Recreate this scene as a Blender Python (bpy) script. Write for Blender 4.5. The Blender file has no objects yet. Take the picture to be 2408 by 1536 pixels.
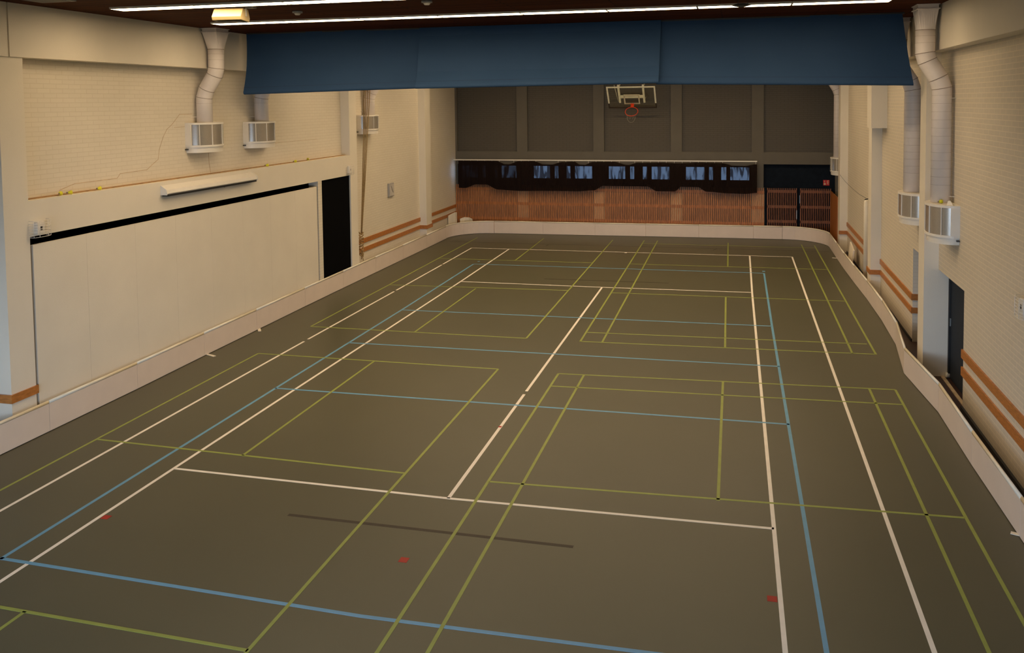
import bpy, bmesh, math, random
from mathutils import Vector, Matrix
random.seed(7)
S = bpy.context.scene
COL = S.collection

# ------------------------------------------------------------------ camera
W, H = 2408, 1536
cam_data = bpy.data.cameras.new('camera')
cam_data.sensor_fit = 'HORIZONTAL'
cam_data.sensor_width = 36.0
cam_data.lens = 1998.47 / W * 36.0
cam_data.shift_x = -57.63 / W
cam_data.shift_y = -419.29 / W
cam_data.clip_start = 0.05
cam_data.clip_end = 200
cam = bpy.data.objects.new('camera', cam_data)
COL.objects.link(cam)
RT = Vector((0.97347118, 0.22857293, -0.0104058))
UP = Vector((-0.00224327, 0.05500991, 0.99848329))
FW = Vector((-0.22879867, 0.97197136, -0.05406331))
cam.matrix_world = Matrix(((RT.x, UP.x, -FW.x, 3.6681), (RT.y, UP.y, -FW.y, -16.7289),
                           (RT.z, UP.z, -FW.z, 5.1526), (0, 0, 0, 1)))
S.camera = cam

# ------------------------------------------------------------------ world (overcast sky outside the windows)
wd = bpy.data.worlds.new('sky')
S.world = wd
wd.use_nodes = True
bg = wd.node_tree.nodes['Background']
bg.inputs[0].default_value = (0.44, 0.63, 0.95, 1)
bg.inputs[1].default_value = 3.2

# added area lamp: cool light from an invented glazed wall behind the camera
al = bpy.data.lights.new('rear_cool_fill', 'AREA')
al.shape = 'RECTANGLE'
al.size = 11.0
al.size_y = 1.3
al.energy = 1000
al.color = (0.60, 0.76, 1.0)
alo = bpy.data.objects.new('rear_cool_fill', al)
alo.location = (0, -19.15, 2.3)
alo.rotation_euler = (math.radians(90), 0, 0)   # aims along +y into the hall
COL.objects.link(alo)

LAMP_STRENGTH = 22.0
LAMP_COLOR = (1.0, 0.735, 0.44)
S.view_settings.view_transform = 'Standard'
S.view_settings.look = 'None'
S.view_settings.gamma = 1.0
S.view_settings.use_curve_mapping = False
S.view_settings.exposure = 0.14
S.cycles.max_bounces = 8
S.cycles.diffuse_bounces = 5
S.cycles.use_denoising = True

# ------------------------------------------------------------------ materials
def new_mat(name):
    m = bpy.data.materials.new(name)
    m.use_nodes = True
    nt = m.node_tree
    return m, nt, nt.nodes['Principled BSDF']

def mat(name, color, rough=0.6, metal=0.0, var=0.08, scale=6.0, bump=0.0, bscale=60.0, spec=0.4, stretch=(1, 1, 1)):
    m, nt, b = new_mat(name)
    N, L = nt.nodes, nt.links
    tc = N.new('ShaderNodeTexCoord')
    mp = N.new('ShaderNodeMapping')
    mp.inputs['Scale'].default_value = stretch
    L.new(tc.outputs['Object'], mp.inputs['Vector'])
    nz = N.new('ShaderNodeTexNoise')
    nz.inputs['Scale'].default_value = scale
    nz.inputs['Detail'].default_value = 5
    L.new(mp.outputs[0], nz.inputs['Vector'])
    rp = N.new('ShaderNodeValToRGB')
    rp.color_ramp.elements[0].position = 0.3
    rp.color_ramp.elements[1].position = 0.7
    c = color
    rp.color_ramp.elements[0].color = (c[0] * (1 - var), c[1] * (1 - var), c[2] * (1 - var), 1)
    rp.color_ramp.elements[1].color = (min(1, c[0] * (1 + var)), min(1, c[1] * (1 + var)), min(1, c[2] * (1 + var)), 1)
    L.new(nz.outputs['Fac'], rp.inputs[0])
    L.new(rp.outputs[0], b.inputs['Base Color'])
    b.inputs['Roughness'].default_value = rough
    b.inputs['Metallic'].default_value = metal
    b.inputs['Specular IOR Level'].default_value = spec
    if bump:
        n2 = N.new('ShaderNodeTexNoise')
        n2.inputs['Scale'].default_value = bscale
        L.new(mp.outputs[0], n2.inputs['Vector'])
        bp = N.new('ShaderNodeBump')
        bp.inputs['Strength'].default_value = bump
        bp.inputs['Distance'].default_value = 0.01
        L.new(n2.outputs['Fac'], bp.inputs['Height'])
        L.new(bp.outputs[0], b.inputs['Normal'])
    return m

def brick_mat(name, color, axes, mortar=0.9, bw=0.27, rh=0.078, ms=0.006, rough=0.55, bump=0.35, var=0.03):
    """painted brickwork; axes picks the two object axes the courses lie in"""
    m, nt, b = new_mat(name)
    N, L = nt.nodes, nt.links
    tc = N.new('ShaderNodeTexCoord')
    sp = N.new('ShaderNodeSeparateXYZ')
    cb = N.new('ShaderNodeCombineXYZ')
    L.new(tc.outputs['Object'], sp.inputs[0])
    L.new(sp.outputs[axes[0]], cb.inputs[0])
    L.new(sp.outputs[axes[1]], cb.inputs[1])
    br = N.new('ShaderNodeTexBrick')
    br.offset = 0.5
    br.inputs['Scale'].default_value = 1.0
    br.inputs['Brick Width'].default_value = bw
    br.inputs['Row Height'].default_value = rh
    br.inputs['Mortar Size'].default_value = ms
    br.inputs['Mortar Smooth'].default_value = 0.25
    br.inputs['Color1'].default_value = (color[0], color[1], color[2], 1)
    br.inputs['Color2'].default_value = (color[0] * (1 - var), color[1] * (1 - var), color[2] * (1 - var), 1)
    br.inputs['Mortar'].default_value = (color[0] * mortar, color[1] * mortar * 0.98, color[2] * mortar * 0.95, 1)
    L.new(cb.outputs[0], br.inputs['Vector'])
    nz = N.new('ShaderNodeTexNoise')
    nz.inputs['Scale'].default_value = 0.9
    nz.inputs['Detail'].default_value = 4
    L.new(tc.outputs['Object'], nz.inputs['Vector'])
    mx = N.new('ShaderNodeMix')
    mx.data_type = 'RGBA'
    mx.blend_type = 'MULTIPLY'
    mx.inputs[0].default_value = 1.0
    rp = N.new('ShaderNodeValToRGB')
    rp.color_ramp.elements[0].color = (0.92, 0.91, 0.88, 1)
    rp.color_ramp.elements[1].color = (1, 1, 1, 1)
    L.new(nz.outputs['Fac'], rp.inputs[0])
    L.new(br.outputs['Color'], mx.inputs[6])
    L.new(rp.outputs[0], mx.inputs[7])
    L.new(mx.outputs[2], b.inputs['Base Color'])
    inv = N.new('ShaderNodeMath')
    inv.operation = 'SUBTRACT'
    inv.inputs[0].default_value = 1.0
    L.new(br.outputs['Fac'], inv.inputs[1])
    bp = N.new('ShaderNodeBump')
    bp.inputs['Strength'].default_value = bump
    bp.inputs['Distance'].default_value = 0.006
    L.new(inv.outputs[0], bp.inputs['Height'])
    L.new(bp.outputs[0], b.inputs['Normal'])
    b.inputs['Roughness'].default_value = rough
    b.inputs['Specular IOR Level'].default_value = 0.3
    return m

CREAM = (0.76, 0.70, 0.585)
M = {}
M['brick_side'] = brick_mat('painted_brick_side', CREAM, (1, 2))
M['brick_right'] = brick_mat('painted_brick_right', (0.655, 0.595, 0.49), (1, 2), mortar=1.17, ms=0.007)  # pale mortar; brick colour darkened to carry the dimmer right side
M['brick_jamb'] = brick_mat('painted_brick_jamb', CREAM, (0, 2), bw=0.27)
M['plaster'] = mat('cream_plaster', (0.74, 0.685, 0.575), 0.6, var=0.03, scale=1.2, bump=0.15)
M['brick_dark'] = brick_mat('dark_painted_brick', (0.105, 0.092, 0.07), (0, 2), mortar=0.72)
M['dark_paint'] = mat('dark_olive_paint', (0.125, 0.11, 0.083), 0.6, var=0.05, scale=2)
M['floor'] = mat('olive_vinyl_floor', (0.092, 0.088, 0.052), 0.42, var=0.035, scale=0.7, bump=0.05, bscale=300, spec=0.35)
M['dark_floor'] = mat('dark_red_floor', (0.05, 0.024, 0.018), 0.4, var=0.2)
M['line_white'] = mat('white_line_paint', (0.92, 0.86, 0.77), 0.5, var=0.04)
M['line_blue'] = mat('blue_line_paint', (0.14, 0.36, 0.56), 0.5, var=0.06)
M['line_green'] = mat('green_line_paint', (0.29, 0.34, 0.07), 0.5, var=0.08)
M['line_dark'] = mat('dark_line_paint', (0.035, 0.025, 0.015), 0.6, var=0.15)
M['line_red'] = mat('red_mark_paint', (0.42, 0.02, 0.01), 0.6, var=0.1)
M['board'] = mat('rink_board_white', (0.74, 0.635, 0.55), 0.4, var=0.03, scale=2.5, bump=0.02)
M['board_cap'] = mat('rink_board_cap', (0.84, 0.77, 0.62), 0.35, var=0.03)
M['wood_rail'] = mat('varnished_wood', (0.43, 0.165, 0.038), 0.4, var=0.25, scale=5, stretch=(2, 2, 14))
M['slat'] = mat('orange_slat_wood', (0.47, 0.185, 0.06), 0.45, var=0.3, scale=4, stretch=(6, 6, 1))
M['slat_dim'] = mat('dark_slat_wood', (0.24, 0.09, 0.035), 0.5, var=0.3, scale=4, stretch=(6, 6, 1))
M['slat_back'] = mat('brown_backing', (0.30, 0.165, 0.095), 0.7, var=0.15, scale=3)
M['slat_back_light'] = mat('pale_backing', (0.70, 0.48, 0.27), 0.7, var=0.1, scale=3)
M['wood_panel'] = mat('wood_side_panel', (0.36, 0.125, 0.03), 0.45, var=0.2, scale=4, stretch=(5, 5, 1))
M['black'] = mat('painted_darkness', (0.0025, 0.0025, 0.003), 0.95, var=0.1, spec=0.05)  # near-black colour stands in for unlit depth behind openings and gaps
M['black_trim'] = mat('black_trim', (0.012, 0.013, 0.014), 0.5, var=0.1)
M['navy'] = mat('navy_door', (0.007, 0.014, 0.026), 0.8, var=0.1)
M['navy_dark'] = mat('navy_recess', (0.007, 0.011, 0.018), 0.8, var=0.2, spec=0.1)
M['white_metal'] = mat('white_enamel', (0.78, 0.74, 0.66), 0.35, var=0.02, spec=0.5)
M['duct'] = mat('white_duct', (0.77, 0.71, 0.67), 0.42, var=0.03, bump=0.05)
M['seam'] = mat('duct_seam', (0.30, 0.24, 0.19), 0.6, var=0.2)
M['perf'] = mat('perforated_sheet', (0.40, 0.365, 0.31), 0.24, metal=0.45, var=0.06, scale=40)
M['grey'] = mat('grey_plastic', (0.33, 0.32, 0.30), 0.5)
M['dark_grey'] = mat('dark_grey_metal', (0.05, 0.05, 0.05), 0.5)
M['beige_box'] = mat('beige_enamel', (0.36, 0.28, 0.14), 0.4, var=0.03)
M['yellow'] = mat('yellow_nylon', (0.72, 0.70, 0.03), 0.5, var=0.1)
M['cork'] = mat('cork_head', (0.20, 0.16, 0.12), 0.8)
M['paper'] = mat('white_paper', (0.72, 0.68, 0.58), 0.8)
M['rope'] = mat('hemp_rope', (0.36, 0.235, 0.095), 0.9, var=0.3, scale=60, bump=0.4)
M['orange_rim'] = mat('orange_rim', (0.72, 0.07, 0.02), 0.4)
M['net'] = mat('white_cord', (0.40, 0.35, 0.25), 0.9)
M['bb_white'] = mat('backboard_white', (0.90, 0.88, 0.70), 0.4)
M['bb_frame'] = mat('backboard_frame', (0.60, 0.54, 0.38), 0.5)
M['bb_dark'] = mat('backboard_padding', (0.05, 0.035, 0.025), 0.7)
M['red_sign'] = mat('red_sign', (0.55, 0.02, 0.015), 0.4, var=0.03)
M['sign_white'] = mat('sign_white', (0.62, 0.50, 0.30), 0.5)
M['win_frame'] = mat('dark_window_wood', (0.055, 0.022, 0.014), 0.5, var=0.2)
M['dirt'] = mat('brown_ledge_dirt', (0.36, 0.21, 0.09), 0.9, var=0.35, scale=14)
M['crack'] = mat('crack_filler', (0.54, 0.41, 0.27), 0.9, var=0.2)
M['steel'] = mat('dull_steel', (0.30, 0.34, 0.36), 0.4, metal=0.6)

def ceiling_material():
    m, nt, b = new_mat('brown_slat_ceiling')
    N, L = nt.nodes, nt.links
    tc = N.new('ShaderNodeTexCoord')
    br = N.new('ShaderNodeTexBrick')
    br.inputs['Scale'].default_value = 1
    br.inputs['Brick Width'].default_value = 3.4
    br.inputs['Row Height'].default_value = 0.11
    br.inputs['Mortar Size'].default_value = 0.013
    br.inputs['Mortar Smooth'].default_value = 0.1
    br.inputs['Color1'].default_value = (0.135, 0.036, 0.008, 1)
    br.inputs['Color2'].default_value = (0.08, 0.02, 0.005, 1)
    br.inputs['Mortar'].default_value = (0.02, 0.006, 0.003, 1)
    L.new(tc.outputs['Object'], br.inputs['Vector'])
    mp = N.new('ShaderNodeMapping')
    mp.inputs['Scale'].default_value = (1.2, 22, 1)
    L.new(tc.outputs['Object'], mp.inputs[0])
    nz = N.new('ShaderNodeTexNoise')
    nz.inputs['Scale'].default_value = 2.5
    nz.inputs['Detail'].default_value = 5
    L.new(mp.outputs[0], nz.inputs['Vector'])
    rp = N.new('ShaderNodeValToRGB')
    rp.color_ramp.elements[0].color = (0.45, 0.42, 0.4, 1)
    rp.color_ramp.elements[1].color = (1, 1, 1, 1)
    L.new(nz.outputs['Fac'], rp.inputs[0])
    mx = N.new('ShaderNodeMix')
    mx.data_type = 'RGBA'
    mx.blend_type = 'MULTIPLY'
    mx.inputs[0].default_value = 1
    L.new(br.outputs['Color'], mx.inputs[6])
    L.new(rp.outputs[0], mx.inputs[7])
    L.new(mx.outputs[2], b.inputs['Base Color'])
    b.inputs['Roughness'].default_value = 0.8
    b.inputs['Specular IOR Level'].default_value = 0.08
    return m
M['ceiling'] = ceiling_material()

def lamp_material():
    m = bpy.data.materials.new('lamp_diffuser')
    m.use_nodes = True
    nt = m.node_tree
    nt.nodes.clear()
    em = nt.nodes.new('ShaderNodeEmission')
    out = nt.nodes.new('ShaderNodeOutputMaterial')
    em.inputs[0].default_value = LAMP_COLOR + (1,)
    em.inputs[1].default_value = LAMP_STRENGTH
    nt.links.new(em.outputs[0], out.inputs[0])
    return m
M['lamp'] = lamp_material()

def curtain_blue():
    m, nt, b = new_mat('blue_divider_fabric')
    N, L = nt.nodes, nt.links
    tc = N.new('ShaderNodeTexCoord')
    nz = N.new('ShaderNodeTexNoise')
    nz.inputs['Scale'].default_value = 1.3
    nz.inputs['Detail'].default_value = 6
    L.new(tc.outputs['Object'], nz.inputs['Vector'])
    rp = N.new('ShaderNodeValToRGB')
    rp.color_ramp.elements[0].color = (0.029, 0.066, 0.136, 1)
    rp.color_ramp.elements[1].color = (0.037, 0.081, 0.162, 1)
    L.new(nz.outputs['Fac'], rp.inputs[0])
    L.new(rp.outputs[0], b.inputs['Base Color'])
    b.inputs['Roughness'].default_value = 0.6
    b.inputs['Specular IOR Level'].default_value = 0.08
    return m
M['blue_fabric'] = curtain_blue()

def sheer(name, lo, hi):
    """dark curtain cloth that lets part of the window light through"""
    m = bpy.data.materials.new(name)
    m.use_nodes = True
    nt = m.node_tree
    N, L = nt.nodes, nt.links
    N.clear()
    out = N.new('ShaderNodeOutputMaterial')
    mix = N.new('ShaderNodeMixShader')
    df = N.new('ShaderNodeBsdfDiffuse')
    df.inputs[0].default_value = (0.014, 0.009, 0.008, 1)
    tr = N.new('ShaderNodeBsdfTransparent')
    tr.inputs[0].default_value = (1, 1, 1, 1)
    tc = N.new('ShaderNodeTexCoord')
    mp = N.new('ShaderNodeMapping')
    mp.inputs['Rotation'].default_value = (0, 0.35, 0)
    mp.inputs['Scale'].default_value = (7.0, 1, 1.3)
    L.new(tc.outputs['Object'], mp.inputs[0])
    nz = N.new('ShaderNodeTexNoise')
    nz.inputs['Scale'].default_value = 1.0
    nz.inputs['Detail'].default_value = 2
    nz.inputs['Distortion'].default_value = 0.8
    L.new(mp.outputs[0], nz.inputs['Vector'])
    rp = N.new('ShaderNodeMapRange')
    rp.inputs['From Min'].default_value = 0.40
    rp.inputs['From Max'].default_value = 0.56
    rp.inputs['To Min'].default_value = lo
    rp.inputs['To Max'].default_value = hi
    L.new(nz.outputs['Fac'], rp.inputs[0])
    L.new(rp.outputs[0], mix.inputs[0])
    L.new(df.outputs[0], mix.inputs[1])
    L.new(tr.outputs[0], mix.inputs[2])
    L.new(mix.outputs[0], out.inputs[0])
    return m
M['sheer'] = sheer('sheer_dark_cloth', 0.010, 0.068)
M['sheer_dense'] = sheer('doubled_dark_cloth', 0.001, 0.014)
M['sheer_black'] = sheer('opaque_dark_cloth', 0.0, 0.0015)

def glass_mat(name, tint=(1, 1, 1), fac=0.12):
    m = bpy.data.materials.new(name)
    m.use_nodes = True
    nt = m.node_tree
    N, L = nt.nodes, nt.links
    N.clear()
    out = N.new('ShaderNodeOutputMaterial')
    mix = N.new('ShaderNodeMixShader')
    tr = N.new('ShaderNodeBsdfTransparent')
    tr.inputs[0].default_value = tint + (1,)
    gl = N.new('ShaderNodeBsdfGlossy')
    gl.inputs['Roughness'].default_value = 0.08
    mix.inputs[0].default_value = fac
    L.new(tr.outputs[0], mix.inputs[1])
    L.new(gl.outputs[0], mix.inputs[2])
    L.new(mix.outputs[0], out.inputs[0])
    return m
M['glass'] = glass_mat('window_glass', (0.9, 0.95, 1.0), 0.05)
M['plexi'] = glass_mat('backboard_plexiglass', (1.0, 1.0, 0.97), 0.02)

# ------------------------------------------------------------------ helpers
class MB:
    def __init__(self):
        self.bm = bmesh.new()
    def box(self, x0, x1, y0, y1, z0, z1, mi=0):
        v = [self.bm.verts.new(p) for p in ((x0, y0, z0), (x1, y0, z0), (x1, y1, z0), (x0, y1, z0),
                                            (x0, y0, z1), (x1, y0, z1), (x1, y1, z1), (x0, y1, z1))]
        for f in ((0, 3, 2, 1), (4, 5, 6, 7), (0, 1, 5, 4), (1, 2, 6, 5), (2, 3, 7, 6), (3, 0, 4, 7)):
            fc = self.bm.faces.new([v[i] for i in f])
            fc.material_index = mi
        return self
    def hexa(self, pts, mi=0):
        """eight corners, bottom ring then top ring"""
        v = [self.bm.verts.new(p) for p in pts]
        for f in ((0, 3, 2, 1), (4, 5, 6, 7), (0, 1, 5, 4), (1, 2, 6, 5), (2, 3, 7, 6), (3, 0, 4, 7)):
            fc = self.bm.faces.new([v[i] for i in f])
            fc.material_index = mi
        return self
    def prism(self, prof, axis, a0, a1, mi=0):
        """closed profile of (p,q) pairs extruded along an axis: 'x' -> (y,z); 'y' -> (x,z); 'z' -> (x,y)"""
        def P(p, a):
            return {'x': (a, p[0], p[1]), 'y': (p[0], a, p[1]), 'z': (p[0], p[1], a)}[axis]
        A = [self.bm.verts.new(P(p, a0)) for p in prof]
        B = [self.bm.verts.new(P(p, a1)) for p in prof]
        n = len(prof)
        for i in range(n):
            self.bm.faces.new((A[i], A[(i + 1) % n], B[(i + 1) % n], B[i])).material_index = mi
        self.bm.faces.new(A[::-1]).material_index = mi
        self.bm.faces.new(B).material_index = mi
        return self
    def tube(self, pts, r, seg=12, cap=True, mi=0, radii=None):
        pts = [Vector(p) for p in pts]
        rings = []
        n = len(pts)
        ref = None
        for i, p in enumerate(pts):
            if i == 0:
                t = (pts[1] - p).normalized(); k = 1
            elif i == n - 1:
                t = (p - pts[i - 1]).normalized(); k = 1
            else:
                a = (p - pts[i - 1]).normalized(); b = (pts[i + 1] - p).normalized()
                t = (a + b).normalized()
            if ref is None:
                ref = Vector((0, 1, 0)) if abs(t.y) < 0.9 else Vector((1, 0, 0))
            u = (ref - t * ref.dot(t)).normalized()
            w = t.cross(u)
            rr = radii[i] if radii else r
            rings.append([self.bm.verts.new(p + (u * math.cos(2 * math.pi * j / seg) + w * math.sin(2 * math.pi * j / seg)) * rr) for j in range(seg)])
            ref = u
        for a, b in zip(rings, rings[1:]):
            for j in range(seg):
                f = self.bm.faces.new((a[j], a[(j + 1) % seg], b[(j + 1) % seg], b[j]))
                f.smooth = True
                f.material_index = mi
        if cap:
            self.bm.faces.new(rings[0][::-1]).material_index = mi
            self.bm.faces.new(rings[-1]).material_index = mi
        return self
    def loft(self, rings, mi=0, cap=True, smooth=False):
        R = [[self.bm.verts.new(p) for p in r] for r in rings]
        n = len(R[0])
        for a, b in zip(R, R[1:]):
            for j in range(n):
                f = self.bm.faces.new((a[j], a[(j + 1) % n], b[(j + 1) % n], b[j]))
                f.smooth = smooth
                f.material_index = mi
        if cap:
            self.bm.faces.new(R[0][::-1]).material_index = mi
            self.bm.faces.new(R[-1]).material_index = mi
        return self
    def grid(self, f, nu, nv, mi=0, smooth=True):
        V = [[self.bm.verts.new(f(i / nu, j / nv)) for j in range(nv + 1)] for i in range(nu + 1)]
        for i in range(nu):
            for j in range(nv):
                fc = self.bm.faces.new((V[i][j], V[i + 1][j], V[i + 1][j + 1], V[i][j + 1]))
                fc.smooth = smooth
                fc.material_index = mi
        return self
    def build(self, name, mats, parent=None, bevel=0.0):
        bmesh.ops.recalc_face_normals(self.bm, faces=self.bm.faces)
        me = bpy.data.meshes.new(name)
        self.bm.to_mesh(me)
        self.bm.free()
        for m_ in (mats if isinstance(mats, (list, tuple)) else [mats]):
            me.materials.append(m_)
        o = bpy.data.objects.new(name, me)
        COL.objects.link(o)
        if parent is not None:
            o.parent = parent
        if bevel:
            bv = o.modifiers.new('bevel', 'BEVEL')
            bv.width = bevel
            bv.segments = 2
            bv.limit_method = 'ANGLE'
        return o

def tag(o, label=None, cat=None, group=None, kind=None):
    if label: o['label'] = label
    if cat: o['category'] = cat
    if group: o['group'] = group
    if kind: o['kind'] = kind
    return o

def thing(name, label, cat, loc=(0, 0, 0), rz=0.0, group=None):
    o = bpy.data.objects.new(name, None)
    o.empty_display_size = 0.1
    COL.objects.link(o)
    o.location = loc
    o.rotation_euler = (0, 0, rz)
    return tag(o, label, cat, group)

def struct(mb, name, m, label, cat, parent=None):
    o = mb.build(name, m, parent)
    if parent is None:
        tag(o, label, cat, kind='structure')
    return o

def dup(root, loc, rz=None, label=None, group=None):
    r = root.copy()
    COL.objects.link(r)
    r.location = loc
    if rz is not None:
        r.rotation_euler = (0, 0, rz)
    if label: r['label'] = label
    if group: r['group'] = group
    for ch in [c for c in bpy.data.objects if c.parent == root]:
        c = ch.copy()
        COL.objects.link(c)
        c.parent = r
        for g in [g_ for g_ in bpy.data.objects if g_.parent == ch]:
            d = g.copy()
            COL.objects.link(d)
            d.parent = c
    return r

def part_label(o, label):
    o['label'] = label
    return o

XB, XC = -7.38, -7.12      # left: brick face, pier face
XR, XP = 7.30, 7.05        # right: brick face, pier face
YB, YF = 15.9, -19.2       # far wall plane, wall behind the camera
ZC = 6.75

# ------------------------------------------------------------------ the room
fl = struct(MB().box(XB - 0.3, XR + 0.3, YF - 0.3, YB + 0.5, -0.2, 0), 'floor', M['floor'],
            'olive green vinyl sports floor with painted court lines', 'floor')
struct(MB().box(XB - 0.3, XR + 0.3, YF - 0.3, YB + 0.5, ZC, ZC + 0.2), 'ceiling', M['ceiling'],
       'dark brown wooden slat ceiling over the hall', 'ceiling')

# left wall: brick with the wide storeroom opening
w = MB()
w.box(XB - 0.3, XB, YF, -5.66, 0, ZC)
w.box(XB - 0.3, XB, -5.66, 5.73, 3.12, ZC)
w.box(XB - 0.3, XB, 5.73, YB, 0, ZC)
wl = struct(w, 'wall_left', M['brick_side'], 'cream painted brick wall on the left with stepped crack', 'wall')
# stepped crack and the vertical crack under the near air diffuser
cr = [(-4.75, 3.76), (-4.4, 3.84), (-3.37, 3.84), (-3.29, 3.92), (-2.56, 3.93), (-2.4, 4.02), (-2.22, 4.11), (-2.18, 4.3), (-2.05, 4.54),
      (-1.93, 4.69), (-1.77, 4.78), (-1.52, 4.98), (-1.11, 4.98)]
c = MB()
def ribbon(mb, pts, wdt):
    for a, b in zip(pts, pts[1:]):
        d = Vector((b[0] - a[0], b[1] - a[1])).normalized() * wdt
        nx, nz_ = -d.y, d.x
        mb.hexa([(XB - 0.002, a[0] - nx, a[1] - nz_), (XB - 0.002, b[0] - nx, b[1] - nz_), (XB - 0.002, b[0] + nx, b[1] + nz_), (XB - 0.002, a[0] + nx, a[1] + nz_),
                 (XB + 0.0015, a[0] - nx, a[1] - nz_), (XB + 0.0015, b[0] - nx, b[1] - nz_), (XB + 0.0015, b[0] + nx, b[1] + nz_), (XB + 0.0015, a[0] + nx, a[1] + nz_)])
ribbon(c, cr, 0.006)
ribbon(c, [(-0.59, 4.15), (-0.57, 3.9), (-0.53, 3.71)], 0.008)
ribbon(c, [(-1.7, 4.72), (-1.15, 4.73)], 0.005)
ribbon(c, [(2.0, 4.22), (3.0, 4.22), (4.3, 4.22)], 0.004)
part_label(c.build('wall_crack', M['crack'], wl), 'thin brown stepped crack in the brickwork')

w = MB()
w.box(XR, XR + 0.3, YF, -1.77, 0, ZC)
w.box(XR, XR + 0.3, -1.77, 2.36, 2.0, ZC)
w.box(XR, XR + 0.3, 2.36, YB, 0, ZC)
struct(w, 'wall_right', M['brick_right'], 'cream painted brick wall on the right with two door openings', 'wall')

# rear wall (behind the camera) with an invented window band for cool light
w = MB()
w.box(XB, XR, YF - 0.3, YF, 0, 1.6)
w.box(XB, XR, YF - 0.3, YF, 2.9, ZC)
w.box(XB, -5.6, YF - 0.3, YF, 1.6, 2.9)
w.box(5.6, XR, YF - 0.3, YF, 1.6, 2.9)
struct(w, 'wall_rear', M['plaster'], 'plain cream wall behind the camera with an invented window band', 'wall')
f_ = MB()
for x in (-5.6, -2.85, -0.04, 2.75, 5.52):
    f_.box(x, x + 0.08, YF - 0.2, YF - 0.1, 1.6, 2.9)
f_.box(-5.6, 5.6, YF - 0.2, YF - 0.1, 1.6, 1.68)
f_.box(-5.6, 5.6, YF - 0.2, YF - 0.1, 2.82, 2.9)
rw = struct(f_, 'window_6', M['white_metal'], 'invented wide window band in the wall behind the camera', 'window')
for x in (-5.52, -2.77, 0.04, 2.83):
    MB().box(x, x + 2.69, YF - 0.155, YF - 0.15, 1.68, 2.82).build('pane', M['glass'], rw)

struct(MB().box(XB, XR, YF, -15.9, 3.3, 3.5).box(XB, XR, -16.1, -15.9, 2.6, 3.3), 'added_gallery', M['plaster'], 'invented gallery slab below the camera with a light-blocking downstand', 'gallery')  # added slab; its downstand cuts rear light from the curtain top
# left piers and beams
n_trim = [0]
def trim(mb, m, label, cat, parent=None):
    n_trim[0] += 1
    return struct(mb, 'trim_%d' % n_trim[0], m, label, cat)

trim(MB().box(-7.4, -7.13, 3.80, 4.01, 0, 3.12), M['brick_side'], 'narrow white brick pier between the sliding panels and the black doorway', 'pier')
trim(MB().box(XB, XC, -6.13, -5.66, 0, 5.93), M['plaster'], 'cream pier at the left edge beside the white sliding panels', 'pier')
trim(MB().box(XB, XC, 5.73, 6.2, 0, 5.93), M['plaster'], 'cream pier right of the black storeroom doorway', 'pier')
trim(MB().box(XB, XC, 11.82, 12.34, 0, 5.93), M['plaster'], 'cream pier on the left wall near the far corner', 'pier')
trim(MB().box(XB, XC, -13.1, -12.6, 0, 5.93), M['plaster'], 'cream pier on the left wall behind the camera', 'pier')
b = MB()
b.box(XB, -7.08, YF, -5.96, 5.93, ZC)
b.box(XB, -7.08, -5.93, YB, 5.93, ZC)
b.box(XB, -7.1, -5.97, -5.92, 5.935, ZC)
trim(b, M['plaster'], 'deep cream concrete beam along the top of the left wall', 'beam')
trim(MB().box(XP, XR, YF, YB, 5.98, ZC), M['plaster'], 'deep cream concrete beam along the top of the right wall', 'beam')
# lintel over the storeroom opening with its dirty ledge
l_ = MB()
l_.box(XB, XC, -5.66, 5.73, 3.12, 3.69)
l_.box(XB, XB + 0.12, -5.66, 5.73, 3.69, 3.70, mi=1)
trim(l_, [M['plaster'], M['dirt']], 'cream concrete lintel over the white sliding panels with a dirty ledge', 'lintel')
# right piers
trim(MB().box(XP, 7.55, 0.05, 0.54, 0, 2.0).box(XP, XR, 0.05, 0.54, 2.0, 5.98), M['plaster'], 'cream pier between the two right wall openings behind the big duct', 'pier')
trim(MB().box(XP, XR, 6.42, 6.92, 0, 5.98), M['plaster'], 'cream pier on the right wall below the boxed casing', 'pier')
trim(MB().box(XP, XR, 13.2, 13.7, 0, 5.98), M['plaster'], 'cream pier on the right wall nearest the far corner', 'pier')
trim(MB().box(XP, XR, -6.8, -6.3, 0, 5.98), M['plaster'], 'cream pier on the right wall beside the camera', 'pier') if False else None
trim(MB().box(6.93, XR, 5.72, 6.42, 4.42, 5.98), M['plaster'], 'boxed cream casing high on the right wall in front of a pier', 'casing')

# storeroom and side room behind the openings, walls coloured near-black for darkness
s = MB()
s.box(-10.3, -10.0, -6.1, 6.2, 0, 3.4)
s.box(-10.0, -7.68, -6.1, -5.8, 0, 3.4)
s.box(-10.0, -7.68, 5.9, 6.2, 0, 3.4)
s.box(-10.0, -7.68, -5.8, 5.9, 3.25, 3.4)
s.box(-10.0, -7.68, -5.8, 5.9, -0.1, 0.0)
struct(s, 'wall_storeroom', M['black'], 'storeroom behind the left wall, coloured near-black for its darkness', 'wall')
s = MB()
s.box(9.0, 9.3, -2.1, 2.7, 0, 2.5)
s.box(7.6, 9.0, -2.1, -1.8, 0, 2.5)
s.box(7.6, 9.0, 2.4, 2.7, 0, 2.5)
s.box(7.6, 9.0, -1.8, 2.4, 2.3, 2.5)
struct(s, 'wall_sideroom', M['black'], 'room behind the two openings in the right wall, coloured near-black for its darkness', 'wall')
f2 = MB().box(7.0, 9.0, -1.77, 2.36, 0.0, 0.004)
f2.box(7.15, XR, 2.36, 13.2, 0.0, 0.004)
f2.box(7.15, XR, -8, -1.77, 0.0, 0.004)
trim(f2, M['dark_floor'], 'dark red floor strip behind the boards at the right wall openings', 'floor strip')
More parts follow.
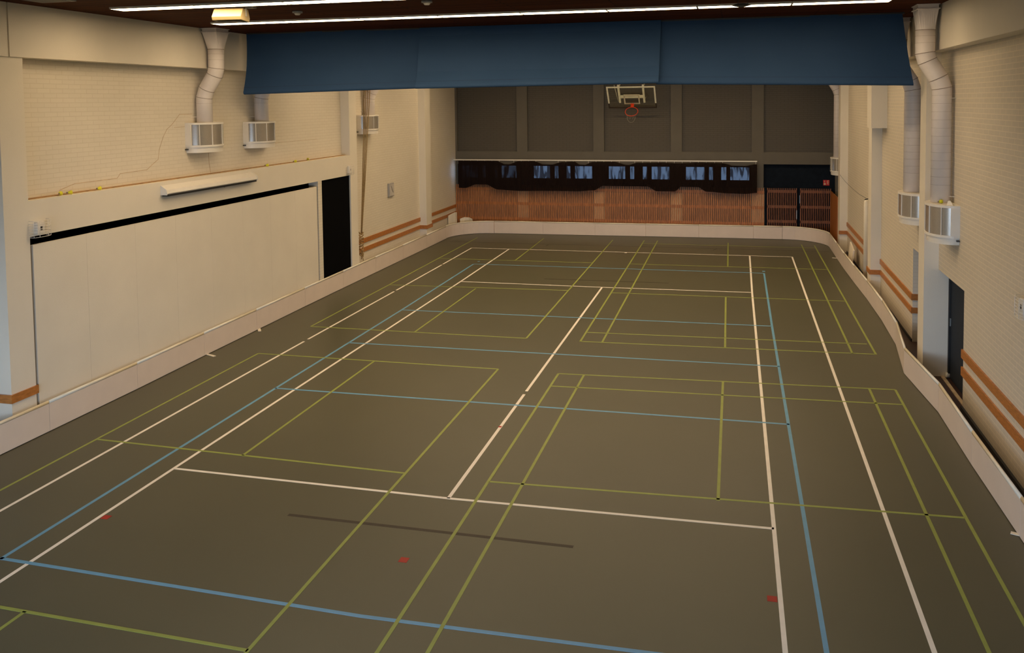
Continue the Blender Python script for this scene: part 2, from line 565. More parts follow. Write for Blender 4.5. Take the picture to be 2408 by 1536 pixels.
trim(MB().box(XR - 0.035, XR, -12, -1.77, 0.0, 0.09).box(XR - 0.02, XR, 2.36, 6.42, 0.0, 0.06).box(XR - 0.02, XR, 6.92, 13.2, 0, 0.06), M['black_trim'],
     'black skirting along the foot of the right brick wall', 'skirting')
trim(MB().box(7.36, 7.42, -1.77, 0.05, 0.004, 0.02), M['crack'], 'narrow wooden threshold in the nearer right opening', 'threshold')

d1 = struct(MB().box(7.5, 7.54, -1.77, 0.03, 0.01, 1.99), 'door_1', M['navy'], 'dark navy door set back in the nearer right wall opening', 'door')
MB().box(7.485, 7.5, -0.06, -0.02, 0.98, 1.12).build('door_handle', M['steel'], d1)
# raised hinge post with a pale roller foot at the pier
MB().box(7.47, 7.5, -0.03, 0.03, 0.02, 1.98).build('door_edge', M['black_trim'], d1)
MB().tube([(7.44, 0.0, 0.05), (7.5, 0.0, 0.05)], 0.05, 12).build('door_wheel', M['white_metal'], d1)

# far opening jamb brick facing the camera
trim(MB().box(XR + 0.001, XR + 0.3, 2.355, 2.36, 0.03, 2.0), M['brick_jamb'], 'white brick jamb of the farther right opening', 'jamb')

# ------------------------------------------------------------------ wooden bumper rails along the walls
def rail(y0, y1, z0, z1, side, label, face=None):
    t = 0.028
    if side == 'L':
        x = XB if face is None else face
        mb = MB().box(x, x + t, y0, y1, z0, z1)
    else:
        x = XR if face is None else face
        mb = MB().box(x - t, x, y0, y1, z0, z1)
    return trim(mb, M['wood_rail'], label, 'wooden rail')
rail(6.2, 11.82, 0.93, 1.07, 'L', 'upper varnished wooden rail on the left brick wall between two piers')
rail(6.2, 11.82, 0.66, 0.79, 'L', 'lower varnished wooden rail on the left brick wall between two piers')
rail(12.34, YB, 0.95, 1.07, 'L', 'upper wooden rail on the left wall in the far corner')
rail(12.34, YB, 0.67, 0.79, 'L', 'lower wooden rail on the left wall in the far corner')
trim(MB().box(XC, XC + 0.028, 11.79, 12.37, 0.66, 0.79).box(XB, XC, 11.79, 11.82, 0.66, 0.79).box(XB, XC, 12.34, 12.37, 0.66, 0.79),
     M['wood_rail'], 'wooden rail wrapped around the far pier on the left', 'wooden rail')
trim(MB().box(XC, XC + 0.028, -6.16, -5.64, 0.63, 0.76).box(XB, XC, -6.16, -6.13, 0.63, 0.76), M['wood_rail'],
     'wooden rail wrapped around the pier at the left edge', 'wooden rail')
rail(-12, -1.74, 0.89, 1.03, 'R', 'upper varnished wooden rail on the near right brick wall')
rail(-12, -1.74, 0.60, 0.74, 'R', 'lower varnished wooden rail on the near right brick wall')
rail(2.33, 6.42, 0.90, 1.03, 'R', 'upper wooden rail on the right wall between the opening and the casing pier')
rail(2.33, 6.42, 0.62, 0.74, 'R', 'lower wooden rail on the right wall between the opening and the casing pier')
rail(6.92, 13.2, 0.90, 1.03, 'R', 'upper wooden rail on the right wall behind the white post')
rail(6.92, 13.2, 0.62, 0.74, 'R', 'lower wooden rail on the right wall behind the white post')
trim(MB().box(XR - 0.028, XR + 0.29, 2.325, 2.353, 0.90, 1.03), M['wood_rail'], 'upper wooden rail end turned into the farther right opening', 'wooden rail')
trim(MB().box(XR - 0.028, XR + 0.29, 2.325, 2.353, 0.62, 0.74), M['wood_rail'], 'lower wooden rail end turned into the farther right opening', 'wooden rail')
trim(MB().box(XP - 0.028, XR, 6.392, 6.42, 0.62, 0.74).box(XP - 0.028, XP, 6.42, 6.95, 0.62, 0.74), M['wood_rail'], 'wooden rail wrapped around the casing pier on the right', 'wooden rail')
trim(MB().box(XP - 0.028, XR, 13.172, 13.2, 0.62, 0.74), M['wood_rail'], 'wooden rail across the far right pier', 'wooden rail')

# ------------------------------------------------------------------ far wall
cols = [(-7.38, -7.3), (-4.81, -4.38), (-1.74, -1.32), (1.24, 1.66), (4.23, 4.66), (7.2, XR)]
bays = [(-7.3, -4.81), (-4.38, -1.74), (-1.32, 1.24), (1.66, 4.23), (4.66, 7.2)]
w = MB()
for a, b_ in cols:
    w.box(a, b_, YB, YB + 0.3, 0, ZC)
for i, (a, b_) in enumerate(bays):
    w.box(a, b_, YB, YB + 0.3, 2.76 if i == 4 else 2.70, 3.2)          # concrete band
    w.box(a, b_, YB + 0.12, YB + 0.3, 3.2, ZC, mi=1)                     # recessed brick field
    w.box(a, b_, YB + 0.02, YB + 0.3, 3.2, 3.215)
    if i < 4:
        w.box(a, b_, YB, YB + 0.3, 0, 1.86)
w.box(4.66, 7.2, YB + 0.28, YB + 0.3, 0, 2.76)
struct(w, 'wall_back', [M['dark_paint'], M['brick_dark']], 'dark olive far wall with recessed brick fields between piers', 'wall')

def window_bay(i, a, b_, offs):
    fr = MB()
    y0, y1 = YB + 0.10, YB + 0.18
    z0, z1 = 1.86, 2.70
    zz0, zz1 = 2.13, 2.65
    xs = [a] + [v for p in offs for v in p] + [b_]
    fr.box(a, b_, y0, y1, z0, zz0)
    fr.box(a, b_, y0, y1, zz1, z1)
    for k in range(0, len(xs), 2):
        if xs[k + 1] - xs[k] > 0.005:
            fr.box(xs[k], xs[k + 1], y0, y1, zz0, zz1)
    for p in offs:      # thin sash beads
        fr.box(p[0], p[0] + 0.018, y0 - 0.015, y0, zz0, zz1)
        fr.box(p[1] - 0.018, p[1], y0 - 0.015, y0, zz0, zz1)
        fr.box(p[0], p[1], y0 - 0.015, y0, zz0, zz0 + 0.018)
        fr.box(p[0], p[1], y0 - 0.015, y0, zz1 - 0.018, zz1)
    names = ['far left', 'second from the left', 'middle', 'rightmost']
    o = struct(fr, 'window_%d' % (i + 1), M['win_frame'], 'dark framed window behind the black curtain, %s bay of the far wall' % names[i], 'window')
    for p in offs:
        MB().box(p[0], p[1], y0 + 0.04, y0 + 0.045, zz0, zz1).build('pane', M['glass'], o)
window_bay(0, -7.3, -4.81, [(-7.16, -6.47), (-6.3, -6.12), (-5.82, -5.64), (-5.5, -4.84)])
window_bay(1, -4.38, -1.74, [(-4.17, -3.48), (-3.32, -3.14), (-2.85, -2.66), (-2.51, -1.79)])
window_bay(2, -1.32, 1.24, [(-1.17, -0.49), (-0.34, -0.15), (0.15, 0.34), (0.49, 1.2)])
window_bay(3, 1.66, 4.23, [(1.79, 2.52), (2.65, 2.83), (3.1, 3.32), (3.43, 4.16)])

# slatted wooden panelling below the windows
def slat_panel(a, b_, ztop, label, wood, back, zr=((1.66, 1.77), (1.08, 1.19), (0.47, 0.58)), thick=True, y=YB):
    o = thing('slat_panel', label, 'slatted panel', ((a + b_) / 2, y, 0), group=None)
    hw = (b_ - a) / 2
    sl = MB()
    n = int((b_ - a) / 0.07)
    for k in range(n):
        x = -hw + (k + 0.5) * (2 * hw) / n
        sl.box(x - 0.016, x + 0.016, -0.065, -0.035, 0.02, ztop + 0.03)
    part_label(sl.build('slats', wood, o), 'row of upright wooden slats')
    for (z0, z1) in zr:
        MB().box(-hw, hw, -0.035, -0.012, z0, z1).build('cross_rail', wood, o)
    if back is not None:
        MB().box(-hw, hw, -0.010, -0.001, 0.0, 1.64).build('backing', back, o)
    return o
bay_names = ['far left', 'second', 'middle', 'fourth']
for i, (a, b_) in enumerate(bays[:4]):
    slat_panel(a + 0.005 if i else XB + 0.01, b_ - 0.004, 1.85, 'orange slatted wood panel under the black curtain, %s far wall bay' % bay_names[i], M['slat'], M['slat_back'])
pn = ['first', 'second', 'third', 'fourth']
for i, (a, b_) in enumerate(cols[1:5]):
    slat_panel(a + 0.004, b_ - 0.004 if i < 3 else b_ + 0.03, 1.85, 'narrow slatted wood strip before the %s far wall pier from the left' % pn[i], M['slat'], M['slat_back_light'])

# navy recess and slatted double door in the right bay
trim(MB().box(4.66, 7.2, YB + 0.18, YB + 0.28, 1.88, 2.76), M['navy_dark'], 'dark navy panel above the slatted double door', 'panel')
d2 = struct(MB().box(4.72, 7.18, YB + 0.12, YB + 0.16, 0.02, 1.88), 'door_2', M['navy_dark'], 'slatted wooden double door in the right bay of the far wall', 'door')
for (a, b_) in ((4.79, 5.86), (5.97, 7.06)):
    sl = MB()
    n = 17
    for k in range(n):
        x = a + (k + 0.5) * (b_ - a) / n
        sl.box(x - 0.013, x + 0.013, YB - 0.0, YB + 0.03, 0.03, 1.87)
    for z0, z1 in ((1.70, 1.80), (1.13, 1.23), (0.58, 0.68)):
        sl.box(a, b_, YB + 0.03, YB + 0.05, z0, z1)
    sl.box(a, a + 0.02, YB + 0.03, YB + 0.11, 0.03, 1.87)
    sl.box(b_ - 0.02, b_, YB + 0.03, YB + 0.11, 0.03, 1.87)
    lf = sl.build('door_leaf', M['slat_dim'], d2)
MB().box(5.835, 5.86, YB - 0.03, YB - 0.005, 0.74, 1.06).build('door_handle', M['steel'], d2)
MB().box(5.945, 5.965, YB - 0.02, YB + 0.02, 1.32, 1.62).build('door_handle', M['steel'], d2)
# wooden side panel standing against the right wall by the door
sp = MB().box(7.03, 7.07, 13.72, YB - 0.01, 0.0, 1.79)
sp.box(7.07, XR - 0.006, 13.72, 13.76, 0, 1.79)
tag(sp.build('wood_side_panel', M['wood_panel']), 'plain orange wood panel at the right wall beside the slatted double door', 'panel')

# red fire safety plate over the door
sg = thing('fire_sign', 'small red sign on the navy panel above the slatted double door', 'sign', (6.90, YB + 0.165, 1.98))
MB().box(-0.11, 0.11, -0.004, 0.012, 0.0, 0.20).build('sign_plate', M['red_sign'], sg, bevel=0.003)
s_ = MB().tube([(-0.055, -0.006, 0.055), (-0.055, -0.003, 0.055)], 0.036, 16)
s_.box(-0.075, -0.06, -0.007, -0.004, 0.11, 0.18)
s_.box(0.03, 0.045, -0.007, -0.004, 0.05, 0.18)
s_.box(0.045, 0.085, -0.007, -0.004, 0.165, 0.18)
s_.box(0.045, 0.085, -0.007, -0.004, 0.105, 0.12)
s_.box(0.045, 0.085, -0.007, -0.004, 0.05, 0.065)
part_label(s_.build('pictogram', M['sign_white'], sg), 'pale pictogram marks')

# black sheer curtains with the white rail
rl = MB().box(-7.36, 4.42, 15.58, 15.62, 2.845, 2.885)
rlo = thing('curtain_rail', 'long white curtain rail across the far wall above the windows', 'curtain rail', (0, 15.6, 2.885))
MB().box(-7.36, 4.42, -0.018, 0.018, -0.018, 0.022).build('rail_bar', M['white_metal'], rlo)
for x in (-7.2, -4.6, -1.53, 1.45, 4.35):
    MB().box(x - 0.02, x + 0.02, 0.018, 0.30, -0.012, 0.012).build('rail_bracket', M['dark_paint'], rlo)
def pl_interp(pts, x):
    for (x0, z0), (x1, z1) in zip(pts, pts[1:]):
        if x <= x1:
            t = (x - x0) / (x1 - x0)
            t = t * t * (3 - 2 * t)
            return z0 + (z1 - z0) * t
    return pts[-1][1]
top_pts = [(-7.36, 2.83), (-5.6, 2.83), (-5.15, 2.68), (-4.65, 2.82), (-4.1, 2.83), (-3.5, 2.66), (-2.9, 2.80), (-2.45, 2.82), (-2.15, 2.66), (-1.7, 2.81),
           (-0.9, 2.82), (-0.35, 2.70), (0.0, 2.79), (0.9, 2.8), (1.5, 2.78), (2.3, 2.81), (3.1, 2.8), (3.75, 2.66), (4.42, 2.76)]
bot_pts = [(-7.36, 1.72), (-6.9, 1.72), (-6.4, 1.875), (-6.05, 1.87), (-5.5, 1.67), (-4.6, 1.63), (-3.4, 1.65), (-2.3, 1.65), (-1.7, 1.69), (-1.3, 1.875), (0.35, 1.875),
           (0.75, 1.69), (1.4, 1.69), (1.65, 1.875), (2.25, 1.875), (2.6, 1.70), (3.4, 1.65), (4.0, 1.64), (4.42, 1.68)]
ct = thing('window_curtain', 'long black sheer curtain hanging over the far windows', 'curtain', (0, 15.6, 2.83))
def curtain_f(x0, x1):
    def f(u, v):
        x = x0 + (x1 - x0) * u
        zt, zb = pl_interp(top_pts, x) + 0.018, pl_interp(bot_pts, x) + 0.035
        fold = 0.035 * math.sin(x * 9.0 + math.sin(x * 2.3) * 2) * (1.0 - 0.85 * v) * (0.25 + v) + 0.004 * math.sin(x * 27)
        sag = 0.05 * math.sin(v * math.pi)
        return (x, fold - sag * 0.5, zt + (zb - zt) * v - 2.83)
    return f
part_label(MB().grid(curtain_f(-7.16, -5.55), 50, 12).build('curtain_cloth', M['sheer_black'], ct), 'doubled opaque black cloth at the left end')
part_label(MB().grid(curtain_f(-5.55, -4.6), 30, 12).build('curtain_cloth', M['sheer_dense'], ct), 'denser black cloth')
part_label(MB().grid(curtain_f(-4.6, 4.42), 280, 12).build('curtain_cloth', M['sheer'], ct), 'sheer black cloth')
for k in range(40):
    x = -7.25 + k * 0.298
    zt = pl_interp(top_pts, x) + 0.018 - 2.83
    if zt > -0.06:
        MB().tube([(x, 0, 0.034), (x, 0, zt + 0.0)], 0.006, 6).build('curtain_hook', M['white_metal'], ct)

# ------------------------------------------------------------------ court markings painted on the floor
def lines(name, segs, wdt, z, m, label):
    mb = MB()
    for a, b_ in segs:
        a, b_ = Vector(a), Vector(b_)
        d = (b_ - a).normalized()
        n = Vector((-d.y, d.x)) * wdt / 2
        p = [a - n, b_ - n, b_ + n, a + n]
        mb.hexa([(q.x, q.y, -0.001) for q in p] + [(q.x, q.y, z) for q in p])
    return part_label(mb.build(name, m, fl), label)
ten = [((-5.49, 11.93), (5.46, 12.08)),
       ((-5.49, 11.93), (-5.475, 8.86)), ((-5.475, 8.74), (-5.475, 5.02)), ((-5.475, 4.86), (-5.49, 0.06)), ((-5.49, -0.12), (-5.49, -6)), ((-5.49, -6), (-5.50, -12)),
       ((5.46, 12.08), (5.47, -5.5)), ((5.47, -5.5), (5.48, -12)),
       ((-4.11, 11.93), (-4.08, 6.44)), ((-4.08, 6.44), (-4.11, -3.2)), ((-4.11, -3.2), (-4.13, -12)),
       ((4.11, 12.06), (4.09, 6.5)), ((4.09, 6.5), (4.12, -6.39)), ((4.12, -6.39), (4.13, -12)),
       ((-4.08, 6.44), (0.05, 6.42)), ((0.05, 6.42), (4.09, 6.52)), ((-4.10, -6.40), (0.02, -6.46)), ((0.02, -6.46), (4.12, -6.39)),
       ((0.05, 6.42), (0.03, -2.26)), ((0.03, -2.42), (0.02, -6.46)), ((-5.5, -12), (5.48, -12))]
lines('tennis_court_lines', ten, 0.05, 0.0012, M['line_white'], 'white tennis court lines')
vb = [((-4.51, 9.06), (-4.47, 2.94)), ((-4.47, 2.94), (-4.51, -8.95)), ((4.48, 9.2), (4.47, 3.1)), ((4.47, 3.1), (4.50, -8.95)),
      ((-4.5, 9.06), (4.48, 9.2)), ((-4.47, 2.94), (4.47, 3.1)), ((-4.48, -0.02), (4.49, 0.09)), ((-4.5, -3.01), (4.5, -2.93)), ((-4.53, -8.93), (0.0, -9.07)), ((0, -9.07), (4.52, -9.0))]
lines('volleyball_court_lines', vb, 0.05, 0.0018, M['line_blue'], 'blue volleyball court lines')
part_label(MB().box(4.44, 4.52, 9.42, 9.55, -0.001, 0.0018).box(-4.51, -4.44, 9.45, 9.55, -0.001, 0.0018).build('floor_socket_mark', M['line_blue'], fl), 'small blue service zone marks')
g1 = [((-5.97, 14.2), (-5.95, 1.05)), ((-5.95, 1.05), (-0.79, 1.05)), ((-0.79, 1.05), (-0.8, 14.5)), ((-3.39, 1.06), (-3.37, 5.62)), ((-5.95, 5.64), (-0.79, 5.86)),
      ((-5.95, 9.8), (-0.8, 9.93)), ((-3.35, 9.86), (-3.42, 14.45))]
lines('badminton_court_lines', g1, 0.042, 0.0024, M['line_green'], 'green badminton lines of the far left court')
g2 = [((-5.98, -12), (-5.99, -1.12)), ((-5.99, -1.12), (-0.81, -1.14)), ((-0.81, -1.14), (-0.82, -12)), ((-3.39, -1.16), (-3.40, -5.8)), ((-5.96, -5.72), (-0.83, -5.87)),
      ((-5.98, -9.66), (-0.82, -9.8)), ((-3.41, -9.73), (-3.43, -12))]
lines('badminton_court_lines', g2, 0.042, 0.0024, M['line_green'], 'green badminton lines of the near left court')
g3 = [((0.40, 1.04), (6.42, 1.28)), ((0.42, 1.78), (6.35, 2.01)), ((0.41, 1.02), (0.36, 14.6)), ((0.88, 1.03), (0.85, 14.6)), ((5.97, 1.24), (5.93, 14.6)), ((6.42, 1.26), (6.36, 14.5)),
      ((3.45, 1.15), (3.41, 5.86)), ((0.42, 5.8), (6.37, 5.94)), ((0.38, 9.95), (6.38, 10.1)), ((3.42, 10.02), (3.39, 14.57)), ((0.36, 13.9), (6.36, 13.95))]
lines('badminton_court_lines', g3, 0.042, 0.0024, M['line_green'], 'green badminton lines of the far right court')
g4 = [((0.39, -1.18), (6.42, -0.88)), ((0.41, -1.90), (6.41, -1.64)), ((0.39, -1.18), (0.39, -12)), ((0.88, -1.15), (0.85, -12)), ((5.98, -0.91), (5.96, -12)), ((6.42, -0.88), (6.43, -12)),
      ((3.44, -1.04), (3.45, -5.8)), ((0.40, -5.88), (6.41, -5.63))]
lines('badminton_court_lines', g4, 0.042, 0.0024, M['line_green'], 'green badminton lines of the near right court')
lines('dark_tape_line', [((-1.81, -7.3), (1.84, -7.31))], 0.055, 0.0014, M['line_dark'], 'short dark line on the near half')
lines('dark_tape_line', [((-1.78, 7.23), (1.82, 7.3))], 0.05, 0.0014, M['line_dark'], 'short dark line on the far half')
lines('dark_tape_line', [((-6.74, 13.15), (6.74, 13.29)), ((2.9, 12.92), (3.02, 13.22)), ((-2.97, 12.8), (-2.94, 13.05))], 0.022, 0.0014, M['line_dark'], 'thin dark line across the far end')
for (x, y, a, lab) in ((-4.03, -7.84, 0.045, 'red floor mark by the left singles line'), (0.02, -7.99, 0.05, 'red floor mark on the near half centre'),
                  (4.04, -7.89, 0.05, 'red floor mark by the right singles line'), (0.02, -3.96, 0.025, 'red mark across the white centre line')):
    part_label(MB().box(x - 0.05 if a > .03 else x - .025, x + 0.05 if a > .03 else x + .025, y - a, y + a, -0.001, 0.0027).build('red_floor_mark', M['line_red'], fl), lab)
part_label(MB().box(-0.03, 0.05, 11.86, 11.98, -0.001, 0.0013).build('centre_mark', M['line_white'], fl), 'short white centre mark on the far baseline')

# ------------------------------------------------------------------ floorball rink boards
def rink_board(pts, label, group=None, feet=(), brace=0.12):
    """pts: inner face plan points with the court on the left-hand side of travel"""
    base = Vector((pts[0][0], pts[0][1], 0))
    P = [Vector((p[0], p[1])) for p in pts]
    nrm = []
    for i in range(len(P)):
        a = P[max(0, i - 1)]; b_ = P[min(len(P) - 1, i + 1)]
        d = (b_ - a).normalized()
        nrm.append(Vector((d.y, -d.x)))      # away from the court
    o = thing('rink_board', label, 'rink board', base, group=group)
    def ring(i, prof):
        return [(P[i].x + nrm[i].x * t - base.x, P[i].y + nrm[i].y * t - base.y, z) for (t, z) in prof]
    # tiny gap at each joint
    body = [(0, 0.012), (0, 0.455), (0.028, 0.455), (0.028, 0.012)]
    MB().loft([ring(i, body) for i in range(len(P))]).build('board_panel', M['board'], o)
    cap = [(-0.004, 0.455), (-0.006, 0.48), (0.0, 0.495), (0.014, 0.502), (0.028, 0.495), (0.034, 0.48), (0.032, 0.455)]
    MB().loft([ring(i, cap) for i in range(len(P))], smooth=True).build('board_cap', M['board_cap'], o)
    kick = [(0.004, 0.0), (0.004, 0.012), (0.024, 0.012), (0.024, 0.0)]
    MB().loft([ring(i, kick) for i in range(len(P))]).build('foot_strip', M['black_trim'], o)
    # support triangles behind
    m_ = len(P) // 2
    c0 = P[m_] if len(P) % 2 else (P[m_ - 1] + P[m_]) / 2
    n0 = nrm[m_]
    t0 = Vector((-n0.y, n0.x)) * 0.012
    q = [c0 + n0 * 0.034, c0 + n0 * brace]
    mb = MB()
    mb.hexa([(q[0].x - t0.x - base.x, q[0].y - t0.y - base.y, 0), (q[1].x - t0.x - base.x, q[1].y - t0.y - base.y, 0),
             (q[1].x + t0.x - base.x, q[1].y + t0.y - base.y, 0), (q[0].x + t0.x - base.x, q[0].y + t0.y - base.y, 0),
             (q[0].x - t0.x - base.x, q[0].y - t0.y - base.y, 0.4), (q[0].x + n0.x * 0.01 - t0.x - base.x, q[0].y + n0.y * 0.01 - t0.y - base.y, 0.4),
             (q[0].x + n0.x * 0.01 + t0.x - base.x, q[0].y + n0.y * 0.01 + t0.y - base.y, 0.4), (q[0].x + t0.x - base.x, q[0].y + t0.y - base.y, 0.4)])
    mb.build('brace', M['board'], o)
    for (fx, fy, dx, dy) in feet:      # white foot plate poking out under the board
        a = Vector((fx, fy)); d = Vector((dx, dy)); s2 = Vector((-d.y, d.x)).normalized() * 0.032
        mb = MB()
        p = [a - s2, a + d - s2, a + d + s2, a + s2]
        mb.hexa([(v.x - base.x, v.y - base.y, 0.003) for v in p] + [(v.x - base.x, v.y - base.y, 0.011) for v in p])
        part_label(mb.build('foot_plate', M['board_cap'], o), 'small white foot plate')
    return o
GAP = 0.003
def span(a, b_):
    a, b_ = Vector(a), Vector(b_)
    d = (b_ - a).normalized() * GAP
    return [tuple(a + d), tuple(a + (b_ - a) * 0.5), tuple(b_ - d)]
# order runs counter-clockwise seen from below -> court on the left of travel: right side going +y, far end going -x, left side going -y
right = [(6.94, -12.2), (6.93, -10.1), (6.92, -8.05), (6.91, -6.02), (6.89, -3.98), (6.90, -1.92), (6.735, 0.09), (6.925, 2.05), (6.965, 4.05), (6.945, 6.3), (6.89, 8.3), (6.85, 10.3), (6.84, 12.2), (6.83, 14.15)]
lab_r = ['behind the camera view at the right', 'outside the right edge, beside the camera', 'just past the lower right corner of the view',
         'at the right edge, nearest the camera', 'along the right wall with the black gap behind it', 'below the navy door opening',
         'bent inward at the foot of the big pier', 'in front of the farther right opening', 'before the casing pier on the right', 'at the foot of the white post',
         'just beyond the white post', 'beside the leaning plank', 'straight before the far right curve']
for i, (a, b_) in enumerate(zip(right, right[1:])):
    ft = []
    if i == 3: ft = [(6.94, -5.96, -0.1, 0.04)]
    if i == 11: ft = [(6.87, 12.05, -0.16, 0.05)]
    rink_board(span(a, b_), 'white rink board %s' % lab_r[i], 'rink boards', ft)
arc = [(5.34 + 1.49 * math.cos(t), 14.15 + 1.49 * math.sin(t)) for t in [math.radians(k) for k in range(1, 90, 8)]]
arc[-1] = (5.336, 15.64)
rink_board(arc, 'curved white rink board in the far right corner by the slatted door', 'rink boards')
far = [(5.33, 15.64), (4.3, 15.62), (2.3, 15.56), (0.32, 15.5), (-1.62, 15.42), (-3.66, 15.36), (-5.62, 15.3)]
lab_f = ['short, before the left leaf of the slatted double door', 'below the right end of the black curtain', 'fourth from the left along the far end', 'third from the left along the far end',
         'second from the left along the far end', 'next to the far left curve along the far end']
for i, (a, b_) in enumerate(zip(far, far[1:])):
    rink_board(span(a, b_), 'white rink board %s' % lab_f[i], 'rink boards')
arc = [(-5.6 + 1.48 * math.cos(t), 13.8 + 1.48 * math.sin(t)) for t in [math.radians(k) for k in range(91, 180, 8)]]
arc.append((-7.06, 13.71))
rink_board(arc, 'curved white rink board in the far left corner', 'rink boards')
left = [(-7.06, 13.69), (-7.05, 11.6), (-7.05, 9.4), (-7.05, 7.2), (-7.05, 5.0), (-7.04, 2.8), (-7.01, 0.5), (-6.99, -1.5), (-6.95, -3.56), (-6.95, -5.6), (-6.95, -7.6), (-6.95, -9.6)]
lab_l = ['before the far left curve, beside the far pier', 'below the square wall clock', 'below the wooden rails left of the clock', 'beside the hanging ropes and the pier',
         'in front of the black doorway', 'in front of the right end of the white sliding panels', 'left side, with a foot plate at each end', 'below the projection screen case',
         'in front of the left end of the white sliding panels', 'at the left edge, nearest the camera', 'outside the left edge beside the camera']
for i, (a, b_) in enumerate(zip(left, left[1:])):
    ft = []
    if i == 6: ft = [(-7.0, -1.4, 0.24, -0.10)]
    if i == 5: ft = [(-7.03, 0.62, 0.14, -0.20)]
    rink_board(span(a, b_), 'white rink board %s' % lab_l[i], 'rink boards', ft, 0.055)

# ------------------------------------------------------------------ white sliding panels in the storeroom opening
sw = thing('sliding_wall', 'tall white sliding panels closing the storeroom opening on the left', 'sliding wall', (-7.15, -0.95, 0))
ys = [-5.60, -4.47, -3.26, -2.1, -0.93, 0.24, 1.41, 2.58, 3.725]
for a, b_ in zip(ys, ys[1:]):
    MB().box(-0.03, 0.02, a + 0.95 + 0.0015, b_ + 0.95 - 0.0015, 0.01, 2.985).build('wall_panel', M['plaster'], sw)
MB().box(-0.06, -0.035, -4.7, 4.72, 0.005, 2.93).build('gap_dark_sheet', M['black'], sw)  # near-black sheet behind the panels puts shade into the gaps

d3 = struct(MB().box(-7.2, -7.16, 4.01, 5.73, 0.01, 3.11), 'doorway_dark_sheet', M['black'], 'black sheet in place of the dark doorway at the right end of the storeroom opening', 'door')  # flat black sheet put across the opening in place of its darkness

# projector screen case on the lintel
sc = thing('screen_case', 'long white projection screen case mounted on the lintel', 'screen case', (XC, -0.93, 3.5))
hl = 1.58
MB().prism([(0.0, -0.05), (0.125, -0.05), (0.14, -0.03), (0.125, 0.04), (0.0, 0.12)], 'y', -hl, hl).build('case_body', M['white_metal'], sc)
MB().box(0.002, 0.135, -hl + 0.03, hl - 0.03, -0.088, -0.051).build('screen_slot', M['black_trim'], sc)
for s_ in (-1, 1):
    MB().prism([(0.0, -0.062), (0.135, -0.062), (0.15, -0.03), (0.13, 0.045), (0.0, 0.128)], 'y', s_ * hl, s_ * (hl + 0.018)).build('end_cap', M['white_metal'], sc)
MB().tube([(0.1, 0.35, -0.062), (0.1, 0.35, -0.1)], 0.008, 8).build('pull_tab', M['dark_grey'], sc)

# ------------------------------------------------------------------ wire-guarded fittings
def guard_fitting(loc, rz, label, w_=0.34, h_=0.26, big=True):
    o = thing('guarded_wall_fitting', label, 'wall fitting', loc, rz, group='wire guarded wall fittings')
    MB().box(0, 0.07, -w_ * 0.22, w_ * 0.22, -h_ * 0.36, h_ * 0.42).build('fitting_body', M['white_metal'], o, bevel=0.01)
    MB().box(0.07, 0.075, -0.018, 0.018, -0.03, 0.035).build('indicator', M['dark_grey'], o)
    mb = MB()
    for k in range(7):
        z = -h_ / 2 + k * h_ / 6
        mb.tube([(0.0, -w_ / 2, z), (0.09, -w_ / 2, z), (0.12, -w_ / 4, z), (0.12, w_ / 4, z), (0.09, w_ / 2, z), (0.0, w_ / 2, z)], 0.004, 6)
    for y in (-w_ / 2, -w_ / 4, w_ / 4, w_ / 2):
        x = 0.12 if abs(y) < w_ / 3 else 0.09
        mb.tube([(x, y, -h_ / 2), (x, y, h_ / 2)], 0.004, 6)
    mb.build('wire_guard', M['white_metal'], o)
    return o
guard_fitting((XC, -5.5, 3.24), 0, 'wire guarded fitting on the left end of the lintel above the sliding panels')
guard_fitting((XC, 5.62, 3.28), 0, 'wire guarded fitting on the right end of the lintel above the black doorway')
guard_fitting((XR, 7.6, 2.72), math.pi, 'wire guarded fitting on the right wall above the white post')
guard_fitting((XR, -4.82, 2.46), math.pi, 'wire guarded fitting at the right edge of the view on the brick wall')

# wall clock
ck = thing('wall_clock', 'square grey wall clock on the left brick wall between two piers', 'clock', (XB, 9.17, 2.34))
MB().box(0, 0.07, -0.2, 0.2, -0.22, 0.22).build('clock_case', M['grey'], ck, bevel=0.015)
MB().box(0.07, 0.075, -0.17, 0.17, -0.19, 0.19).build('clock_face', mat('clock_face', (0.52, 0.49, 0.45), 0.3), ck)
MB().hexa([(0.075, -0.004, 0.0), (0.075, 0.09, -0.10), (0.079, 0.09, -0.10), (0.079, -0.004, 0.0), (0.075, 0.008, 0.012), (0.075, 0.1, -0.088), (0.079, 0.1, -0.088), (0.079, 0.008, 0.012)]).build('clock_hand', M['dark_grey'], ck)
MB().hexa([(0.075, -0.07, 0.12), (0.075, 0.0, 0.0), (0.079, 0.0, 0.0), (0.079, -0.07, 0.12), (0.075, -0.06, 0.127), (0.075, 0.01, 0.006), (0.079, 0.01, 0.006), (0.079, -0.06, 0.127)]).build('clock_hand', M['dark_grey'], ck)

